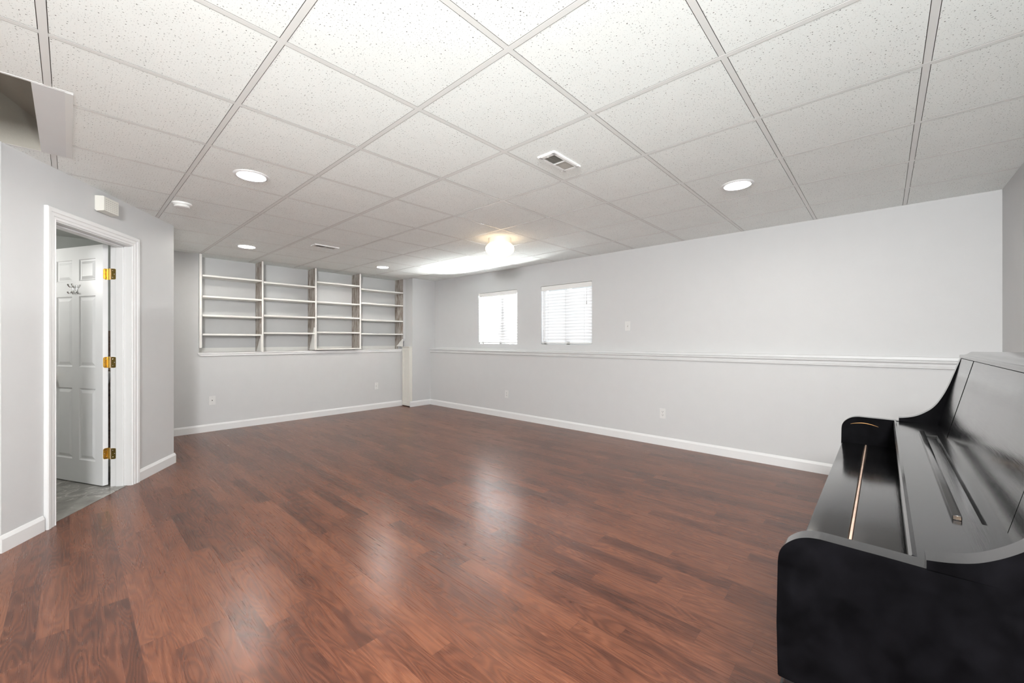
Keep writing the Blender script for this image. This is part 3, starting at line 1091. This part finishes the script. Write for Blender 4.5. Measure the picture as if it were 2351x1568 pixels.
make_jack((1.292, YF, 0.410), 0, 'white cable jack with dark socket low on the far wall, nearest the doorway wall')
make_jack((3.676, YF, 0.405), 0, 'white jack plate low on the far wall, close to the cream panel', False)
make_outlet((XRL, 4.371, 0.371), -math.pi / 2, 'white duplex outlet low on the window wall, below the windows')
make_outlet((XRL, 1.888, 0.370), -math.pi / 2, 'white duplex outlet low on the window wall, the one nearer the piano')
sw = thing('light_switch', 'white switch plate on the window wall, right of the windows above the ledge', 'switch', (XR, 2.377, 1.397), -math.pi / 2)
plate_base(sw)
bm = nb(); box(bm, -0.005, 0.005, -0.008, -0.004, -0.012, 0.012, 0.001)
obj('toggle_slot', bm, M_GREY, sw)
bm = nb(); box(bm, -0.004, 0.004, -0.017, -0.006, 0.0, 0.009, 0.001)
obj('toggle', bm, M_PLATE, sw)
for s in (-1, 1):
    bm = nb(); box(bm, -0.002, 0.002, -0.0075, -0.005, s * 0.030 - 0.002, s * 0.030 + 0.002)
    obj('screw', bm, M_GREY, sw)

# ------------------------------------------------------------------ upright piano
PX0, PX1, PX2, PX3 = 0.88, 0.92, 2.41, 2.45     # outer and inner faces of the two ends
PYB = -0.60
piano = thing('upright_piano', 'black upright piano with closed fallboard standing along the wall at the right', 'piano', (1.665, -0.25, 0))
arm = [(0.144, 0.604), (0.146, 0.70), (0.144, 0.812), (0.142, 0.829), (0.136, 0.843), (0.126, 0.855), (0.113, 0.865), (0.098, 0.871), (0.082, 0.8735), (0.0, 0.873), (-0.048, 0.872)]
cheek = [(-0.048, 0.872), (-0.048, 0.8855), (-0.072, 0.890), (-0.096, 0.898), (-0.115, 0.909), (-0.133, 0.923), (-0.147, 0.937), (-0.160, 0.955), (-0.172, 0.978), (-0.185, 1.008), (-0.198, 1.045), (-0.208, 1.079), (-0.228, 1.147)]
def smooth_line(p, n=4):
    out = []
    for i in range(len(p) - 1):
        a, b_, c, d = p[max(i - 1, 0)], p[i], p[i + 1], p[min(i + 2, len(p) - 1)]
        for k in range(n):
            t = k / n
            out.append(tuple(0.5 * (2 * b_[q] + (c[q] - a[q]) * t + (2 * a[q] - 5 * b_[q] + 4 * c[q] - d[q]) * t * t + (3 * b_[q] - a[q] - 3 * c[q] + d[q]) * t ** 3) for q in (0, 1)))
    return out + [p[-1]]


arm = arm[:2] + smooth_line(arm[2:9]) + arm[9:]
cheek = cheek[:1] + smooth_line(cheek[1:])
for k, (xa, xb) in enumerate(((PX0, PX1), (PX2, PX3))):
    bm = nb()
    prism(bm, arm + [(-0.12, 0.872), (-0.12, 0.604)], 'x', xa, xb)
    bmesh.ops.bevel(bm, geom=[e for e in bm.edges if abs(e.verts[0].co.x - e.verts[1].co.x) < 1e-6 and e.calc_length() < 0.2 and min(e.verts[0].co.y, e.verts[1].co.y) > -0.05 and not (e.verts[0].co.y < -0.04 and e.verts[1].co.y < -0.04)], offset=0.0018, segments=2, affect='EDGES')
    bm.normal_update()
    for f in bm.faces:
        f.material_index = 1 if abs(f.normal.x) > 0.95 else 0
    a = obj('arm', bm, [M_BLACK, M_SATIN], piano, True, world=True)
    bm = nb()
    prism(bm, cheek + [(PYB, 1.147), (PYB, 0.0), (-0.16, 0.0), (-0.16, 0.60), (-0.119, 0.604), (-0.119, 0.872)], 'x', xa + 0.0005, xb - 0.0005)
    bm.normal_update()
    for f in bm.faces:
        f.material_index = 1 if abs(f.normal.x) > 0.95 else 0
    obj('side_panel', bm, [M_BLACK, M_SATIN], piano, True, world=True)
    # front leg under the arm
    bm = nb()
    box(bm, xa + 0.003, xb + 0.015 if k == 0 else xb - 0.003, 0.075, 0.136, 0.045, 0.603, 0.005)
    box(bm, xa + 0.0, xb + 0.02 if k == 0 else xb, 0.068, 0.143, 0.560, 0.590, 0.006)
    obj('leg', bm, M_BLACK, piano, True, world=True)
    bm = nb()
    box(bm, xa, xb, -0.2, 0.16, 0.0, 0.05, 0.006)
    obj('foot', bm, M_BLACK, piano, True, world=True)
# worn arc rubbed through the lacquer of the far arm
bm = nb()
pts = []
for i in range(13):
    q = i / 12
    yy = 0.112 - q * 0.095
    pts.append((PX2 - 0.0004, yy, 0.833 + 0.014 * math.sin(math.pi * (0.12 + 0.80 * q))))
tube(bm, pts, [0.0004 + 0.0012 * math.sin(math.pi * i / 12) for i in range(13)], 6)
o = obj('wear_mark', bm, plain('bare_wood', (0.42, 0.22, 0.08), 0.6), piano, world=True)
o['label'] = 'arc of bare orange wood rubbed through the black lacquer'
# key bed and keyslip boards
bm = nb()
box(bm, PX1, PX2, -0.16, 0.139, 0.625, 0.728, 0.002)
obj('key_bed', bm, M_BLACK, piano, True, world=True)
bm = nb()
box(bm, PX1, PX2, 0.0625, 0.142, 0.7285, 0.752, 0.003)
obj('key_slip', bm, M_BLACK, piano, True, world=True)
bm = nb()
box(bm, PX1, PX2, 0.0560, 0.0610, 0.7285, 0.7505, 0.001)
o = obj('felt_strip', bm, M_TAN, piano, True, world=True)
o['label'] = 'bare tan wood strip between the boards'
bm = nb()
box(bm, PX1, PX2, -0.15, 0.0540, 0.7285, 0.7515, 0.002)
obj('fallboard', bm, M_BLACK, piano, True, world=True)
# raised desk over the keys: top with a recessed tray, front nosing
bm = nb()
tx0, tx1, ty0, ty1 = 1.170, 2.150, -0.145, -0.112
gxs = [PX1, tx0, tx1, PX2]; gys = [-0.205, ty0, ty1, -0.040]
for i in range(3):
    for j in range(3):
        if i == 1 and j == 1:
            continue
        quad(bm, ((gxs[i], gys[j], 0.870), (gxs[i + 1], gys[j], 0.870), (gxs[i + 1], gys[j + 1], 0.870), (gxs[i], gys[j + 1], 0.870)))
d = 0.005
lo = [(tx0 + d, ty0 + d), (tx1 - d, ty0 + d), (tx1 - d, ty1 - 0.001), (tx0 + d, ty1 - 0.001)]
hi = [(tx0, ty0), (tx1, ty0), (tx1, ty1), (tx0, ty1)]
quad(bm, [(x, y, 0.864) for x, y in lo])
for q in range(4):
    r = (q + 1) % 4
    quad(bm, ((*hi[q], 0.870), (*hi[r], 0.870), (*lo[r], 0.864), (*lo[q], 0.864)))
quad(bm, ((PX1, -0.040, 0.848), (PX2, -0.040, 0.848), (PX2, -0.205, 0.848), (PX1, -0.205, 0.848)))
quad(bm, ((PX1, -0.040, 0.848), (PX2, -0.040, 0.848), (PX2, -0.040, 0.870), (PX1, -0.040, 0.870)))
bmesh.ops.remove_doubles(bm, verts=bm.verts, dist=1e-5)
bmesh.ops.recalc_face_normals(bm, faces=bm.faces)
obj('desk_top', bm, M_BLACK, piano, world=True)
bm = nb()
prism(bm, [(-0.0400, 0.846), (-0.0400, 0.871), (-0.034, 0.873), (-0.030, 0.868), (-0.030, 0.848), (-0.034, 0.844)], 'x', PX1 + 0.0005, PX2 - 0.0005)
obj('desk_nosing', bm, M_BLACK, piano, True, world=True)
bm = nb()
box(bm, PX1, PX2, -0.060, -0.045, 0.7515, 0.848)
obj('desk_front', bm, M_BLACK, piano, world=True)
bm = nb()
box(bm, 1.165, 2.165, -0.112, -0.0985, 0.8695, 0.879, 0.0015)
obj('music_ledge', bm, M_BLACK, piano, True, world=True)
bm = nb()
box(bm, 1.1645, 1.1665, -0.1105, -0.100, 0.871, 0.878)
o = obj('ledge_end', bm, plain('bare_end_grain', (0.05, 0.032, 0.018), 0.6, vary=0.7, scale=200), piano, world=True)
o['label'] = 'bare wood end of the music ledge'


# sloping upper front: two stiles and the wide centre panel
def slab(x0, x1, off, th, m, name):
    z0, z1 = 0.868, 1.146
    sl = -0.231
    y = lambda z: -0.165 + sl * (z - 0.870) - off
    bm = nb()
    prism(bm, [(y(z0), z0), (y(z1), z1), (y(z1) - th, z1), (y(z0) - th, z0)], 'x', x0, x1)
    bmesh.ops.bevel(bm, geom=[e for e in bm.edges if abs(e.verts[0].co.x - e.verts[1].co.x) < 1e-6], offset=0.002, segments=2, affect='EDGES')
    return obj(name, bm, m, piano, True, world=True)


slab(PX1, 1.146, 0.0, 0.02, M_BLACK, 'front_stile')
slab(2.114, PX2, 0.0, 0.02, M_BLACK, 'front_stile')
slab(1.1505, 2.1095, 0.001, 0.02, M_BLACK, 'upper_panel')
# lid with an ogee front
bm = nb()
lx0, lx1 = 0.868, 2.462
ogee = [(-0.226, 1.1475), (-0.234 + 0.004, 1.1475), (-0.2285, 1.1500), (-0.2285, 1.1585), (-0.231, 1.1605), (-0.240, 1.1605), (-0.247, 1.1625), (-0.253, 1.1665), (-0.257, 1.1705), (-0.263, 1.1735), (PYB - 0.01, 1.1735), (PYB - 0.01, 1.1475)]
prism(bm, ogee[1:], 'x', lx0, lx1)
obj('lid', bm, M_BLACK, piano, True, world=True)
# lower body below the keys
bm = nb()
box(bm, PX1, PX2, -0.155, -0.13, 0.12, 0.625, 0.003)
obj('lower_panel', bm, M_BLACK, piano, world=True)
bm = nb()
box(bm, PX1, PX2, -0.17, -0.12, 0.0, 0.119, 0.003)
obj('bottom_rail', bm, M_BLACK, piano, world=True)
bm = nb()
box(bm, PX1, PX2, PYB + 0.002, PYB + 0.02, 0.05, 1.146)
obj('back_board', bm, M_BLACK, piano, world=True)
